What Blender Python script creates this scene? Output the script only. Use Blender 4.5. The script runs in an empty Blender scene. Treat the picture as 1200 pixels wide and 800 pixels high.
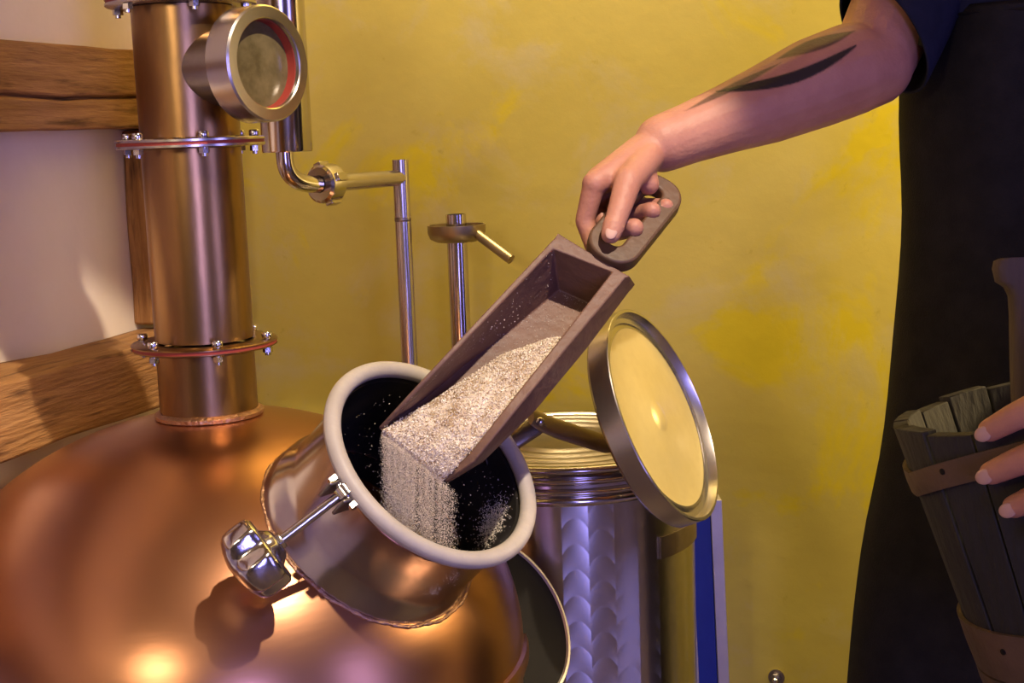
import bpy, bmesh, math, random
import numpy as np
from mathutils import Vector, Matrix, noise as mnoise

random.seed(7); rng = np.random.default_rng(7)
V = lambda *a: np.array(a, float)
def nrm(v): v = np.asarray(v, float); return v / np.linalg.norm(v)

# ------------------------------------------------------------------ camera
F = 1640.0; PITCH = math.atan(250 / F); ROLL = .036
C = V(0, 0, 1.22)
cf = V(0, math.cos(PITCH), -math.sin(PITCH)); cu0 = V(0, math.sin(PITCH), math.cos(PITCH)); cx0 = V(1, 0, 0)
CR = cx0 * math.cos(ROLL) - cu0 * math.sin(ROLL); CU = cx0 * math.sin(ROLL) + cu0 * math.cos(ROLL)
def U(px, py, d): return C + d * (cf + (px - 600) / F * CR - (py - 400) / F * CU)
def ray(px, py): return nrm(cf + (px - 600) / F * CR - (py - 400) / F * CU)
def CV(x, y, z): return nrm(x * CR + y * CU - z * cf)
def pr(P):
    q = np.asarray(P) - C; d = q @ cf
    return 600 + F * (q @ CR) / d, 400 - F * (q @ CU) / d, d
def z_at(X, Y, py):
    g = lambda z: (400 - py) / F * ((V(X, Y, z) - C) @ cf) - ((V(X, Y, z) - C) @ CU)
    a, b = g(0.), g(1.); return a / (a - b)
def hit(px, py, P, n):
    d = ray(px, py); return C + d * (((np.asarray(P) - C) @ n) / (d @ n))

scn = bpy.context.scene
cam = bpy.data.cameras.new('camera'); camo = bpy.data.objects.new('camera', cam); scn.collection.objects.link(camo)
cam.sensor_width = 36; cam.lens = F / 1200 * 36; cam.clip_start = .02
M = Matrix(((CR[0], CU[0], -cf[0], C[0]), (CR[1], CU[1], -cf[1], C[1]), (CR[2], CU[2], -cf[2], C[2]), (0, 0, 0, 1)))
camo.matrix_world = M; scn.camera = camo
cam.dof.use_dof = False

# ------------------------------------------------------------------ world and lights
e1 = V(math.cos(math.radians(20)), -math.sin(math.radians(20)), 0); e2 = V(math.sin(math.radians(20)), math.cos(math.radians(20)), 0)
def W(a, b, z): return e1 * a + e2 * b + V(0, 0, z)
L0, L1, B0, B1, HC = -1.26, 3.2, -1.9, 2.07, 2.55     # room extents along e1, e2, height
wd = bpy.data.worlds.new('world'); scn.world = wd; wd.use_nodes = True
wd.node_tree.nodes['Background'].inputs[0].default_value = (.45, .40, .9, 1)
wd.node_tree.nodes['Background'].inputs[1].default_value = .6
def light(name, kind, loc, target, power, col, **k):
    l = bpy.data.lights.new(name, kind); o = bpy.data.objects.new(name, l); scn.collection.objects.link(o)
    o.location = loc; l.energy = power; l.color = col
    if target is not None:
        o.rotation_euler = Vector(np.asarray(target) - np.asarray(loc)).to_track_quat('-Z', 'Y').to_euler()
    for a, b in k.items(): setattr(l, a, b)
    return o
KEY = V(.43, .63, 2.38)
light('key_spot', 'SPOT', KEY, (-.27, 1.47, .80), 165, (1.0, .82, .62), spot_size=math.radians(36), spot_blend=.14, shadow_soft_size=.022)
LAMP = V(-.72, -.25, 1.62)
light('room_lamp', 'POINT', LAMP, None, 26, (1.0, .79, .52), shadow_soft_size=.14)
# strip light in the ceiling along the yellow wall
STRIP = W(-.15, 1.88, HC - .03)
light('wall_strip', 'AREA', STRIP, W(-.15, 1.88 + .42, HC - 1.03), 33, (1.0, .78, .42), shape='RECTANGLE', size=2.0, size_y=.05, spread=math.radians(64))
SCONCE = W(.62, 1.86, 1.28)
light('wall_sconce', 'POINT', SCONCE, None, 50, (1.0, .74, .36), shadow_soft_size=.07)
light('window_daylight', 'AREA', W(1.78, B0 + .03, 1.25), W(1.78, 2, 1.25), 62, (.34, .31, 1.0), shape='RECTANGLE', size=.84, size_y=1.8)
light('window_daylight_side', 'AREA', W(L1 - .03, .45, 1.25), W(0, .45, 1.25), 22, (.34, .31, 1.0), shape='RECTANGLE', size=.8, size_y=1.8)
scn.view_settings.view_transform = 'Standard'; scn.view_settings.look = 'None'
scn.view_settings.exposure = 0.0; scn.view_settings.gamma = 1.0; scn.view_settings.use_curve_mapping = False
scn.cycles.use_denoising = True
scn.cycles.max_bounces = 10; scn.cycles.sample_clamp_indirect = 6

# ------------------------------------------------------------------ materials
def mat(name, c1, c2=None, rough=.5, metal=0., scale=8., stretch=(1, 1, 1), detail=6., ramp=(.35, .65), bump=0., bscale=None, rvar=0., coat=0., spec=.5, aniso=0., sss=0., bstretch=None):
    m = bpy.data.materials.new(name); m.use_nodes = True; nt = m.node_tree; N = nt.nodes; Lk = nt.links
    b = N['Principled BSDF']
    b.inputs['Base Color'].default_value = (*c1, 1); b.inputs['Roughness'].default_value = rough; b.inputs['Metallic'].default_value = metal
    b.inputs['Specular IOR Level'].default_value = spec; b.inputs['Coat Weight'].default_value = coat; b.inputs['Coat Roughness'].default_value = .15
    b.inputs['Anisotropic'].default_value = aniso
    if sss: b.inputs['Subsurface Weight'].default_value = sss; b.inputs['Subsurface Radius'].default_value = (.012, .005, .003); b.inputs['Subsurface Scale'].default_value = .5
    tc = N.new('ShaderNodeTexCoord'); mp = N.new('ShaderNodeMapping'); Lk.new(tc.outputs['Object'], mp.inputs['Vector']); mp.inputs['Scale'].default_value = stretch
    if c2 is not None:
        n = N.new('ShaderNodeTexNoise'); n.inputs['Scale'].default_value = scale; n.inputs['Detail'].default_value = detail; n.inputs['Roughness'].default_value = .6
        Lk.new(mp.outputs[0], n.inputs['Vector'])
        r = N.new('ShaderNodeValToRGB'); r.color_ramp.elements[0].position, r.color_ramp.elements[1].position = ramp
        r.color_ramp.elements[0].color = (*c1, 1); r.color_ramp.elements[1].color = (*c2, 1)
        Lk.new(n.outputs['Fac'], r.inputs[0]); Lk.new(r.outputs[0], b.inputs['Base Color'])
        if rvar:
            mr = N.new('ShaderNodeMapRange'); mr.inputs[3].default_value = max(rough - rvar, .02); mr.inputs[4].default_value = rough + rvar
            Lk.new(n.outputs['Fac'], mr.inputs[0]); Lk.new(mr.outputs[0], b.inputs['Roughness'])
    if bump:
        n2 = N.new('ShaderNodeTexNoise'); n2.inputs['Scale'].default_value = bscale or scale * 4; n2.inputs['Detail'].default_value = 8
        mp2 = mp
        if bstretch:
            mp2 = N.new('ShaderNodeMapping'); Lk.new(tc.outputs['Object'], mp2.inputs['Vector']); mp2.inputs['Scale'].default_value = bstretch
        Lk.new(mp2.outputs[0], n2.inputs['Vector'])
        bp = N.new('ShaderNodeBump'); bp.inputs['Strength'].default_value = bump; bp.inputs['Distance'].default_value = .01
        Lk.new(n2.outputs['Fac'], bp.inputs['Height']); Lk.new(bp.outputs[0], b.inputs['Normal'])
    return m
def attr_mat(name, rough=.9, attr='tint'):
    m = bpy.data.materials.new(name); m.use_nodes = True; N = m.node_tree.nodes; b = N['Principled BSDF']
    a = N.new('ShaderNodeAttribute'); a.attribute_name = attr
    m.node_tree.links.new(a.outputs['Color'], b.inputs['Base Color']); b.inputs['Roughness'].default_value = rough
    return m
MT = {}
MT['copper'] = mat('polished_copper', (.55, .275, .15), (.44, .21, .115), .30, 1., 2.2, (1, 1, 1), 2, bump=.012, bscale=30, rvar=.04, bstretch=(1, 1, 5))
MT['copper_old'] = mat('aged_copper', (.40, .225, .088), (.215, .13, .06), .30, 1., 7., (1, 1, .35), 6, (.38, .66), bump=.03, bscale=50, rvar=.08)
MT['weld'] = mat('weld_bead', (.62, .36, .22), (.4, .24, .15), .4, 1., 60, bump=.4, bscale=220)
MT['steel'] = mat('polished_steel', (.62, .58, .56), (.52, .48, .47), .16, 1., 14, rvar=.05)
MT['steel_brushed'] = mat('brushed_steel', (.60, .56, .53), (.54, .50, .48), .26, 1., 9, (1, 1, 1), rvar=.03)
MT['steel_dark'] = mat('dull_steel', (.36, .31, .28), (.27, .24, .22), .34, 1., 18, rvar=.06)
MT['lid_face'] = mat('lid_steel_painted_reflection', (.86, .72, .34), (.78, .64, .28), .32, .7, 22, rvar=.08, bump=.05, bscale=30)  # satin steel; gold reflection of the yellow wall painted into its base colour
MT['chrome'] = mat('cast_steel', (.68, .66, .68), (.55, .53, .55), .16, 1., 30, rvar=.06, bump=.05, bscale=80)
MT['red'] = mat('red_rubber', (.30, .035, .02), (.24, .028, .018), .6)
MT['gasket'] = mat('white_rubber', (.42, .375, .34), (.36, .32, .29), .5, 0, 30, bump=.05, bscale=90)
MT['black'] = mat('black_rubber', (.006, .005, .004), (.010, .008, .006), .7, 0, 12, spec=.2)
MT['glass'] = mat('sight_window_glass', (.075, .058, .022), (.16, .125, .055), .2, .0, 26, coat=.15, ramp=(.4, .7))
MT['brass'] = mat('dull_brass', (.42, .34, .20), (.34, .27, .15), .42, 1., 25)
MT['scoop'] = mat('dark_stained_wood', (.105, .052, .037), (.165, .085, .058), .55, 0, 9, (1, 1, 1), bump=.22, bscale=70, ramp=(.3, .7))
MT['handle'] = mat('worn_handle_wood', (.105, .052, .027), (.065, .033, .018), .5, 0, 14, bump=.1, bscale=80)
MT['apron'] = mat('black_denim', (.0085, .0075, .0085), (.014, .012, .013), .85, 0, 30, bump=.25, bscale=500, spec=.2)
MT['shirt'] = mat('navy_cotton', (.008, .009, .022), (.012, .013, .03), .9, 0, 40, bump=.1, bscale=300, spec=.2)
MT['strap'] = mat('olive_webbing', (.030, .022, .010), (.042, .031, .014), .8, 0, 90, bump=.2, bscale=300)
MT['trouser'] = mat('dark_trousers', (.012, .012, .016), (.018, .017, .02), .9, 0, 30)
MT['shoe'] = mat('dark_shoe', (.015, .012, .01), None, .5)
MT['hair'] = mat('dark_hair', (.03, .018, .01), (.05, .03, .015), .6, 0, 60, bump=.4, bscale=150)
MT['stave'] = mat('weathered_stave', (.010, .009, .009), (.024, .020, .020), .8, 0, 9, (1, 1, .3), bump=.35, bscale=90, bstretch=(1, 1, .15))
MT['hoop'] = mat('wooden_hoop', (.11, .062, .036), (.07, .040, .024), .7, 0, 18, bump=.2, bscale=70)
MT['bucket_handle'] = mat('grey_brown_wood', (.085, .055, .042), (.055, .036, .028), .75, 0, 22, (1, 1, .2), bump=.35, bscale=80, bstretch=(1, 1, .12))
MT['blue'] = mat('blue_film', (.010, .035, .30), (.013, .045, .34), .42, 0, 10)
MT['alu'] = mat('pale_aluminium', (.72, .66, .55), (.66, .60, .50), .42, .7, 20)
MT['ceiling'] = mat('dark_timber_ceiling', (.20, .13, .07), (.14, .09, .05), .8)
MT['stone'] = mat('dark_stone', (.13, .10, .075), (.09, .07, .055), .85, 0, 6, bump=.3, bscale=20)
MT['floor'] = mat('stone_floor', (.20, .15, .11), (.14, .105, .08), .6, 0, 5, bump=.1)
MT['plaster'] = mat('white_plaster', (.88, .78, .63), (.80, .70, .56), .9, 0, 3.5, bump=.10, bscale=25)
MT['nail'] = mat('fingernail', (.47, .28, .23), None, .6)
MT['eye'] = mat('eye_white', (.8, .78, .74), None, .2)
MT['grain'] = attr_mat('crushed_grain_flakes', .95)

# timber
def timber(name, stretch):
    m = mat(name, (.27, .12, .036), (.47, .25, .095), .72, 0, 7, stretch, 7, (.30, .72), bump=.5, bscale=22, bstretch=stretch)
    nt = m.node_tree; N = nt.nodes; Lk = nt.links; b = N['Principled BSDF']
    src = b.inputs['Base Color'].links[0].from_socket
    tc = N.new('ShaderNodeTexCoord'); mp = N.new('ShaderNodeMapping'); mp.inputs['Scale'].default_value = [s * .8 + .3 for s in stretch]
    Lk.new(tc.outputs['Object'], mp.inputs[0])
    n = N.new('ShaderNodeTexNoise'); n.inputs['Scale'].default_value = 9; n.inputs['Detail'].default_value = 4; Lk.new(mp.outputs[0], n.inputs[0])
    r = N.new('ShaderNodeValToRGB'); r.color_ramp.elements[0].position = .56; r.color_ramp.elements[1].position = .72
    Lk.new(n.outputs[0], r.inputs[0])
    mx = N.new('ShaderNodeMix'); mx.data_type = 'RGBA'; Lk.new(r.outputs[0], mx.inputs[0]); Lk.new(src, mx.inputs[6]); mx.inputs[7].default_value = (.12, .05, .018, 1)
    Lk.new(mx.outputs[2], b.inputs['Base Color'])
    return m
MT['beam'] = timber('old_timber', (1.0, 9, 9)); MT['post'] = timber('old_timber_post', (9, 9, 1.0))

# mottled yellow plaster
def yellow():
    m = bpy.data.materials.new('mottled_yellow_plaster'); m.use_nodes = True; nt = m.node_tree; N = nt.nodes; Lk = nt.links; b = N['Principled BSDF']
    b.inputs['Roughness'].default_value = .62; b.inputs['Specular IOR Level'].default_value = .3
    tc = N.new('ShaderNodeTexCoord')
    def noise(s, d, rough=.6, dist=0.):
        n = N.new('ShaderNodeTexNoise'); n.inputs['Scale'].default_value = s; n.inputs['Detail'].default_value = d; n.inputs['Roughness'].default_value = rough; n.inputs['Distortion'].default_value = dist
        Lk.new(tc.outputs['Object'], n.inputs['Vector']); return n
    def ramp(n, a, c):
        r = N.new('ShaderNodeValToRGB'); r.color_ramp.elements[0].position = a; r.color_ramp.elements[1].position = c; Lk.new(n.outputs['Fac'], r.inputs[0]); return r
    def mix(f, a, c):
        x = N.new('ShaderNodeMix'); x.data_type = 'RGBA'; Lk.new(f.outputs[0], x.inputs[0])
        for s, i in ((a, 6), (c, 7)):
            if isinstance(s, tuple): x.inputs[i].default_value = (*s, 1)
            else: Lk.new(s.outputs[2], x.inputs[i])
        return x
    a = mix(ramp(noise(2.2, 5), .35, .65), (.56, .46, .085), (.62, .51, .11))
    c = mix(ramp(noise(3.6, 6, .6, .6), .57, .64), a, (.68, .55, .020))          # strong yellow brush patches
    d = mix(ramp(noise(5.5, 8, .65, .4), .53, .72), c, (.58, .50, .22))           # worn greyer patches
    e = mix(ramp(noise(34, 6, .7), .64, .78), d, (.50, .40, .06))
    Lk.new(e.outputs[2], b.inputs['Base Color'])
    bp = N.new('ShaderNodeBump'); bp.inputs['Strength'].default_value = .10; bp.inputs['Distance'].default_value = .012
    nn = noise(11, 9, .6); Lk.new(nn.outputs['Fac'], bp.inputs['Height']); Lk.new(bp.outputs[0], b.inputs['Normal'])
    return m
MT['yellow'] = yellow()

# engine-turned steel (rows of overlapping swirls), from a UV map in cell units
def swirl():
    m = bpy.data.materials.new('swirl_finished_steel'); m.use_nodes = True; nt = m.node_tree; N = nt.nodes; Lk = nt.links; b = N['Principled BSDF']
    b.inputs['Metallic'].default_value = 1; b.inputs['Base Color'].default_value = (.60, .57, .56, 1); b.inputs['Roughness'].default_value = .30; b.inputs['Anisotropic'].default_value = .88
    uv = N.new('ShaderNodeUVMap'); uv.uv_map = 'UVMap'
    def mth(op, a, b_=None, c_=None):
        x = N.new('ShaderNodeMath'); x.operation = op
        for ii, q in enumerate((a, b_, c_)):
            if q is None: continue
            if isinstance(q, (int, float)): x.inputs[ii].default_value = q
            else: Lk.new(q, x.inputs[ii])
        return x.outputs[0]
    sp = N.new('ShaderNodeSeparateXYZ'); Lk.new(uv.outputs[0], sp.inputs[0])
    u_ = mth('SUBTRACT', mth('FRACT', sp.outputs[0]), .5); odd = mth('MULTIPLY', mth('FLOOR', sp.outputs[0]), .5)
    v_ = mth('FRACT', mth('ADD', mth('MULTIPLY_ADD', mth('MULTIPLY', u_, u_), 1.7, sp.outputs[1]), odd))
    rot = mth('MULTIPLY_ADD', mth('MULTIPLY', u_, mth('SUBTRACT', 1.25, v_)), .16, .25)
    Lk.new(rot, b.inputs['Anisotropic Rotation'])
    hgt = mth('ADD', mth('MULTIPLY', mth('POWER', v_, 2.0), .7), mth('MULTIPLY', mth('MULTIPLY', u_, u_), -1.2))
    tg = N.new('ShaderNodeTangent'); tg.direction_type = 'UV_MAP'; tg.uv_map = 'UVMap'; Lk.new(tg.outputs[0], b.inputs['Tangent'])
    bp = N.new('ShaderNodeBump'); bp.inputs['Strength'].default_value = .10; bp.inputs['Distance'].default_value = .003
    Lk.new(hgt, bp.inputs['Height']); Lk.new(bp.outputs[0], b.inputs['Normal'])
    return m
MT['swirl'] = swirl()

# skin with a dark inked blade shape on the forearm (attribute 'ink')
def skin():
    m = mat('skin', (.45, .215, .15), (.36, .15, .105), .5, 0, 22, (1, 1, 1), 5, (.3, .75), bump=.12, bscale=260, sss=.12, spec=.35)
    nt = m.node_tree; N = nt.nodes; Lk = nt.links; b = N['Principled BSDF']
    src = b.inputs['Base Color'].links[0].from_socket
    a = N.new('ShaderNodeAttribute'); a.attribute_name = 'ink'
    mx = N.new('ShaderNodeMix'); mx.data_type = 'RGBA'; Lk.new(a.outputs['Fac'], mx.inputs[0]); Lk.new(src, mx.inputs[6]); mx.inputs[7].default_value = (.022, .015, .013, 1)
    Lk.new(mx.outputs[2], b.inputs['Base Color'])
    return m
MT['skin'] = skin()

# ------------------------------------------------------------------ mesh helpers (all in world coordinates)
class MB:
    def __init__(s): s.v = []; s.f = []
    def add(s, v, f):
        o = len(s.v); s.v += [tuple(map(float, p)) for p in v]; s.f += [tuple(i + o for i in q) for q in f]; return s
    def lathe(s, prof, origin, axis, seg=64, cap=True, start=0., full=2 * math.pi):
        ax = nrm(axis); t = V(0, 0, 1) if abs(ax[2]) < .9 else V(1, 0, 0); x = nrm(np.cross(t, ax)); y = np.cross(ax, x)
        closed = full > 6.28; ns = seg if closed else seg + 1; v = []; f = []
        for r, h in prof:
            for i in range(ns):
                a = start + full * i / seg; v.append(np.asarray(origin) + ax * h + (x * math.cos(a) + y * math.sin(a)) * r)
        for j in range(len(prof) - 1):
            for i in range(seg):
                k = (i + 1) % ns; f.append((j * ns + i, j * ns + k, (j + 1) * ns + k, (j + 1) * ns + i))
        if cap and closed:
            if prof[0][0] > 1e-6: f.append(tuple(range(ns - 1, -1, -1)))
            if prof[-1][0] > 1e-6: f.append(tuple((len(prof) - 1) * ns + i for i in range(ns)))
        return s.add(v, f)
    def tube(s, pts, rad, seg=24, cap=True, flat=1.0, upv=None):
        pts = [np.asarray(p, float) for p in pts]; n = len(pts); rad = [rad] * n if np.isscalar(rad) else list(rad)
        tg = [nrm(pts[min(i + 1, n - 1)] - pts[max(i - 1, 0)]) for i in range(n)]
        up = V(0, 0, 1) if upv is None else np.asarray(upv, float)
        if abs(tg[0] @ nrm(up)) > .95 and upv is None: up = V(1, 0, 0)
        v = []; f = []
        x = nrm(np.cross(up, tg[0]))
        for i in range(n):
            x = nrm(x - tg[i] * (x @ tg[i])); y = np.cross(tg[i], x)
            for k in range(seg):
                a = 2 * math.pi * k / seg; v.append(pts[i] + (x * math.cos(a) + y * math.sin(a) * flat) * rad[i])
        for i in range(n - 1):
            for k in range(seg):
                l = (k + 1) % seg; f.append((i * seg + k, i * seg + l, (i + 1) * seg + l, (i + 1) * seg + k))
        if cap: f.append(tuple(range(seg - 1, -1, -1))); f.append(tuple((n - 1) * seg + k for k in range(seg)))
        return s.add(v, f)
    def box(s, c, ax, dims):
        c = np.asarray(c); ax = [nrm(a) for a in ax]; v = []
        for i in (-1, 1):
            for j in (-1, 1):
                for k in (-1, 1): v.append(c + ax[0] * dims[0] / 2 * i + ax[1] * dims[1] / 2 * j + ax[2] * dims[2] / 2 * k)
        return s.add(v, [(0, 1, 3, 2), (4, 6, 7, 5), (0, 4, 5, 1), (2, 3, 7, 6), (0, 2, 6, 4), (1, 5, 7, 3)])
    def prism(s, loop, d):
        n = len(loop); d = np.asarray(d, float); v = [np.asarray(p) - d / 2 for p in loop] + [np.asarray(p) + d / 2 for p in loop]
        return s.add(v, [tuple(range(n - 1, -1, -1)), tuple(range(n, 2 * n))] + [(i, (i + 1) % n, n + (i + 1) % n, n + i) for i in range(n)])
    def capsule(s, p0, p1, r0, r1, seg=20, nh=6):
        p0 = np.asarray(p0, float); p1 = np.asarray(p1, float); L = np.linalg.norm(p1 - p0)
        ax = (p1 - p0) / L if L > 1e-6 else V(0, 0, 1)
        prof = [(max(r0 * math.sin(math.pi / 2 * i / nh), 1e-5), -r0 * math.cos(math.pi / 2 * i / nh)) for i in range(nh + 1)]
        prof += [(max(r1 * math.cos(math.pi / 2 * i / nh), 1e-5), L + r1 * math.sin(math.pi / 2 * i / nh)) for i in range(nh + 1)]
        return s.lathe(prof, p0, ax, seg)
    def chain(s, pts, rs):
        for i in range(len(pts) - 1): s.capsule(pts[i], pts[i + 1], rs[i], rs[i + 1])
        return s
    def ellipsoid(s, c, ax, r, seg=24, nh=12):
        v = []; f = []; ax = [nrm(a) for a in ax]
        for j in range(nh + 1):
            ph = -math.pi / 2 + math.pi * j / nh; cr = max(math.cos(ph), 1e-4)
            for i in range(seg):
                a = 2 * math.pi * i / seg; v.append(np.asarray(c) + ax[0] * r[0] * cr * math.cos(a) + ax[1] * r[1] * cr * math.sin(a) + ax[2] * r[2] * math.sin(ph))
        for j in range(nh):
            for i in range(seg): f.append((j * seg + i, j * seg + (i + 1) % seg, (j + 1) * seg + (i + 1) % seg, (j + 1) * seg + i))
        f.append(tuple(range(seg - 1, -1, -1))); f.append(tuple(nh * seg + i for i in range(seg)))
        return s.add(v, f)

def base_of(p):
    b = V(0, 0, 0)
    while p is not None: b = b + V(*p.location); p = p.parent
    return b
def tag(o, label=None, cat=None, group=None, kind=None):
    for k, x in (('label', label), ('category', cat), ('group', group), ('kind', kind)):
        if x: o[k] = x
    return o
def build(name, mb, mt, parent=None, sharp=35, bevel=0., origin=None, bseg=2, flip=False):
    """one mesh object; origin = own location in world (default: the parent's)"""
    pb = base_of(parent); og = pb if origin is None else np.asarray(origin, float)
    me = bpy.data.meshes.new(name); me.from_pydata([tuple(np.asarray(p) - og) for p in mb.v], [], mb.f); me.validate()
    bm = bmesh.new(); bm.from_mesh(me); bmesh.ops.recalc_face_normals(bm, faces=bm.faces); bm.to_mesh(me); bm.free()
    me.materials.append(MT[mt] if isinstance(mt, str) else mt)
    me.polygons.foreach_set('use_smooth', [True] * len(me.polygons)); me.set_sharp_from_angle(angle=math.radians(sharp))
    o = bpy.data.objects.new(name, me); scn.collection.objects.link(o); o.parent = parent; o.location = og - pb
    if bevel:
        b = o.modifiers.new('bevel', 'BEVEL'); b.width = bevel; b.segments = bseg; b.limit_method = 'ANGLE'; b.angle_limit = math.radians(40); b.harden_normals = False
    return o
def copy_to(o, loc, parent, rot=None):
    c = o.copy(); scn.collection.objects.link(c); c.parent = parent; c.location = np.asarray(loc) - base_of(parent)
    if rot is not None: c.rotation_euler = rot
    return c
def thing(name, loc, label, cat, group=None):
    o = bpy.data.objects.new(name, None); scn.collection.objects.link(o); o.location = loc; o.empty_display_size = .1
    return tag(o, label, cat, group)
def bezier(p0, p1, p2, n=12):
    p0, p1, p2 = map(np.asarray, (p0, p1, p2)); return [(1 - t) ** 2 * p0 + 2 * t * (1 - t) * p1 + t * t * p2 for t in np.linspace(0, 1, n)]

# ------------------------------------------------------------------ the room
TH = .15
def slab(name, a0, a1, b0, b1, z0, z1, m, parent=None):
    mb = MB().box(W((a0 + a1) / 2, (b0 + b1) / 2, (z0 + z1) / 2), (e1, e2, V(0, 0, 1)), (a1 - a0, b1 - b0, z1 - z0))
    o = build(name, mb, m, parent)
    if parent is None: o['kind'] = 'structure'
    return o
slab('floor', L0 - TH, L1 + TH, B0 - TH, B1 + TH, -.1, 0, 'floor')
slab('ceiling', L0 - TH, L1 + TH, B0 - TH, B1 + TH, HC, HC + .1, 'ceiling')
slab('wall_left', L0 - TH, L0, B0 - TH, B1 + TH, 0, HC, 'plaster')
slab('wall_back', L0, L1 + TH, B1, B1 + TH, 0, HC, 'yellow')
def wall_with_window(name, wname, boxes, win):
    mb = MB()
    for a0, a1, b0, b1, z0, z1 in boxes: mb.box(W((a0 + a1) / 2, (b0 + b1) / 2, (z0 + z1) / 2), (e1, e2, V(0, 0, 1)), (a1 - a0, b1 - b0, z1 - z0))
    build(name, mb, 'stone')['kind'] = 'structure'
    a0, a1, b0, b1, z0, z1 = win; along = e1 if a1 - a0 > b1 - b0 else e2; thick = e2 if a1 - a0 > b1 - b0 else e1
    w = max(a1 - a0, b1 - b0); c = W((a0 + a1) / 2, (b0 + b1) / 2, (z0 + z1) / 2)
    fr = MB()
    for s in (-1, 1):
        fr.box(c + along * s * (w / 2 - .03), (along, thick, V(0, 0, 1)), (.06, .06, z1 - z0)); fr.box(c + V(0, 0, s * ((z1 - z0) / 2 - .03)), (along, thick, V(0, 0, 1)), (w - .12, .06, .06))
    fr.box(c, (along, thick, V(0, 0, 1)), (.07, .05, z1 - z0 - .12))
    wo = build(wname, fr, 'beam'); wo['kind'] = 'structure'
    for s in (-1, 1):
        p = MB().box(c + along * s * w / 4, (along, thick, V(0, 0, 1)), (w / 2 - .1, .008, z1 - z0 - .12)); build('pane', p, 'pane', wo)
gm = bpy.data.materials.new('window_glass'); gm.use_nodes = True
_b = gm.node_tree.nodes['Principled BSDF']; _b.inputs['Transmission Weight'].default_value = 1; _b.inputs['Roughness'].default_value = .02; _b.inputs['Base Color'].default_value = (.9, .92, 1, 1)
MT['pane'] = gm
wall_with_window('wall_front', 'window_1', [(L0, L1 + TH, B0 - TH, B0, 0, .3), (L0, L1 + TH, B0 - TH, B0, 2.2, HC), (L0, 1.35, B0 - TH, B0, .3, 2.2), (2.21, L1 + TH, B0 - TH, B0, .3, 2.2)], (1.35, 2.21, B0 - .1, B0 - .04, .3, 2.2))
wall_with_window('wall_right', 'window_2', [(L1, L1 + TH, B0, B1, 0, .3), (L1, L1 + TH, B0, B1, 2.2, HC), (L1, L1 + TH, B0, 0.0, .3, 2.2), (L1, L1 + TH, .9, B1, .3, 2.2)], (L1 + .04, L1 + .1, 0.0, .9, .3, 2.2))

# old timbers on the white wall
def beam(name, b0, b1, z0, z1, prot, crack=None, m='beam', seed=0):
    n = 60; prof = [(0, z0), (prot, z0)]
    if crack: zc = z0 + crack; prof += [(prot, zc - .003), (prot - .016, zc), (prot, zc + .004)]
    prof += [(prot, z1), (0, z1)]
    v = []; f = []; k = len(prof)
    for i in range(n + 1):
        b = b0 + (b1 - b0) * i / n
        for j, (a, z) in enumerate(prof):
            dz = .006 * mnoise.noise(Vector((b * 5, j * 3.1 if not (crack and 2 <= j <= 4) else 7.7, seed))) + (.006 * mnoise.noise(Vector((b * 16, 3.3, seed))) if crack and 2 <= j <= 4 else .002 * mnoise.noise(Vector((b * 25, j * 2., seed))))
            da = .005 * mnoise.noise(Vector((b * 6, j * 1.7, seed + 9))) if 0 < j < k - 1 else 0
            v.append(W(L0 + a + da, b, z + dz))
    for i in range(n):
        for j in range(k): l = (j + 1) % k; f.append((i * k + j, i * k + l, (i + 1) * k + l, (i + 1) * k + j))
    f += [tuple(range(k)), tuple(n * k + j for j in range(k))]
    og = W(L0, (b0 + b1) / 2, (z0 + z1) / 2)
    mb = MB().add(v, f); o = build(name, mb, m, sharp=30, bevel=.004, origin=og)
    # object axes along the beam so the grain runs with it
    ang = math.atan2(e2[1], e2[0]); R = Matrix.Rotation(ang, 4, 'Z'); o.data.transform(R.inverted()); o.rotation_euler = (0, 0, ang)
    o['kind'] = 'structure'; return o
beam('trim_1', B0 + .3, B1 - .20, 1.238, 1.352, .065, .044, seed=1)
beam('trim_2', B0 + .3, B1 - .26, .842, .938, .11, None, seed=4)
def post(name, a, b, z0, z1, da, db, seed):
    mb = MB(); og = W(a, b, z0); v = []; f = []; n = 30
    for i in range(n + 1):
        z = z0 + (z1 - z0) * i / n
        for j, (x, y) in enumerate(((-.5, -.5), (.5, -.5), (.5, .5), (-.5, .5))):
            v.append(W(a + x * da + .003 * mnoise.noise(Vector((z * 7, j * 2.3, seed))), b + y * db + .003 * mnoise.noise(Vector((z * 7, j * 5.3, seed))), z))
    for i in range(n):
        for j in range(4): l = (j + 1) % 4; f.append((i * 4 + j, i * 4 + l, i * 4 + 4 + l, i * 4 + 4 + j))
    f += [(0, 1, 2, 3), tuple(n * 4 + j for j in range(4))]
    o = build(name, mb.add(v, f), 'post', bevel=.004, origin=og); o['kind'] = 'structure'; return o
PQ = hit(166, 290, W(L0 + .03, 0, 0), e1)     # where the post shows between the beams
post('trim_3', L0 + .04, PQ @ e2 + .095, .945, 1.236, .08, .17, 2)
PQ2 = hit(-9, 370, W(L0 + .03, 0, 0), e1)
post('trim_4', L0 + .025, PQ2 @ e2 - .055, .945, 1.236, .05, .08, 6)

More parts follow.
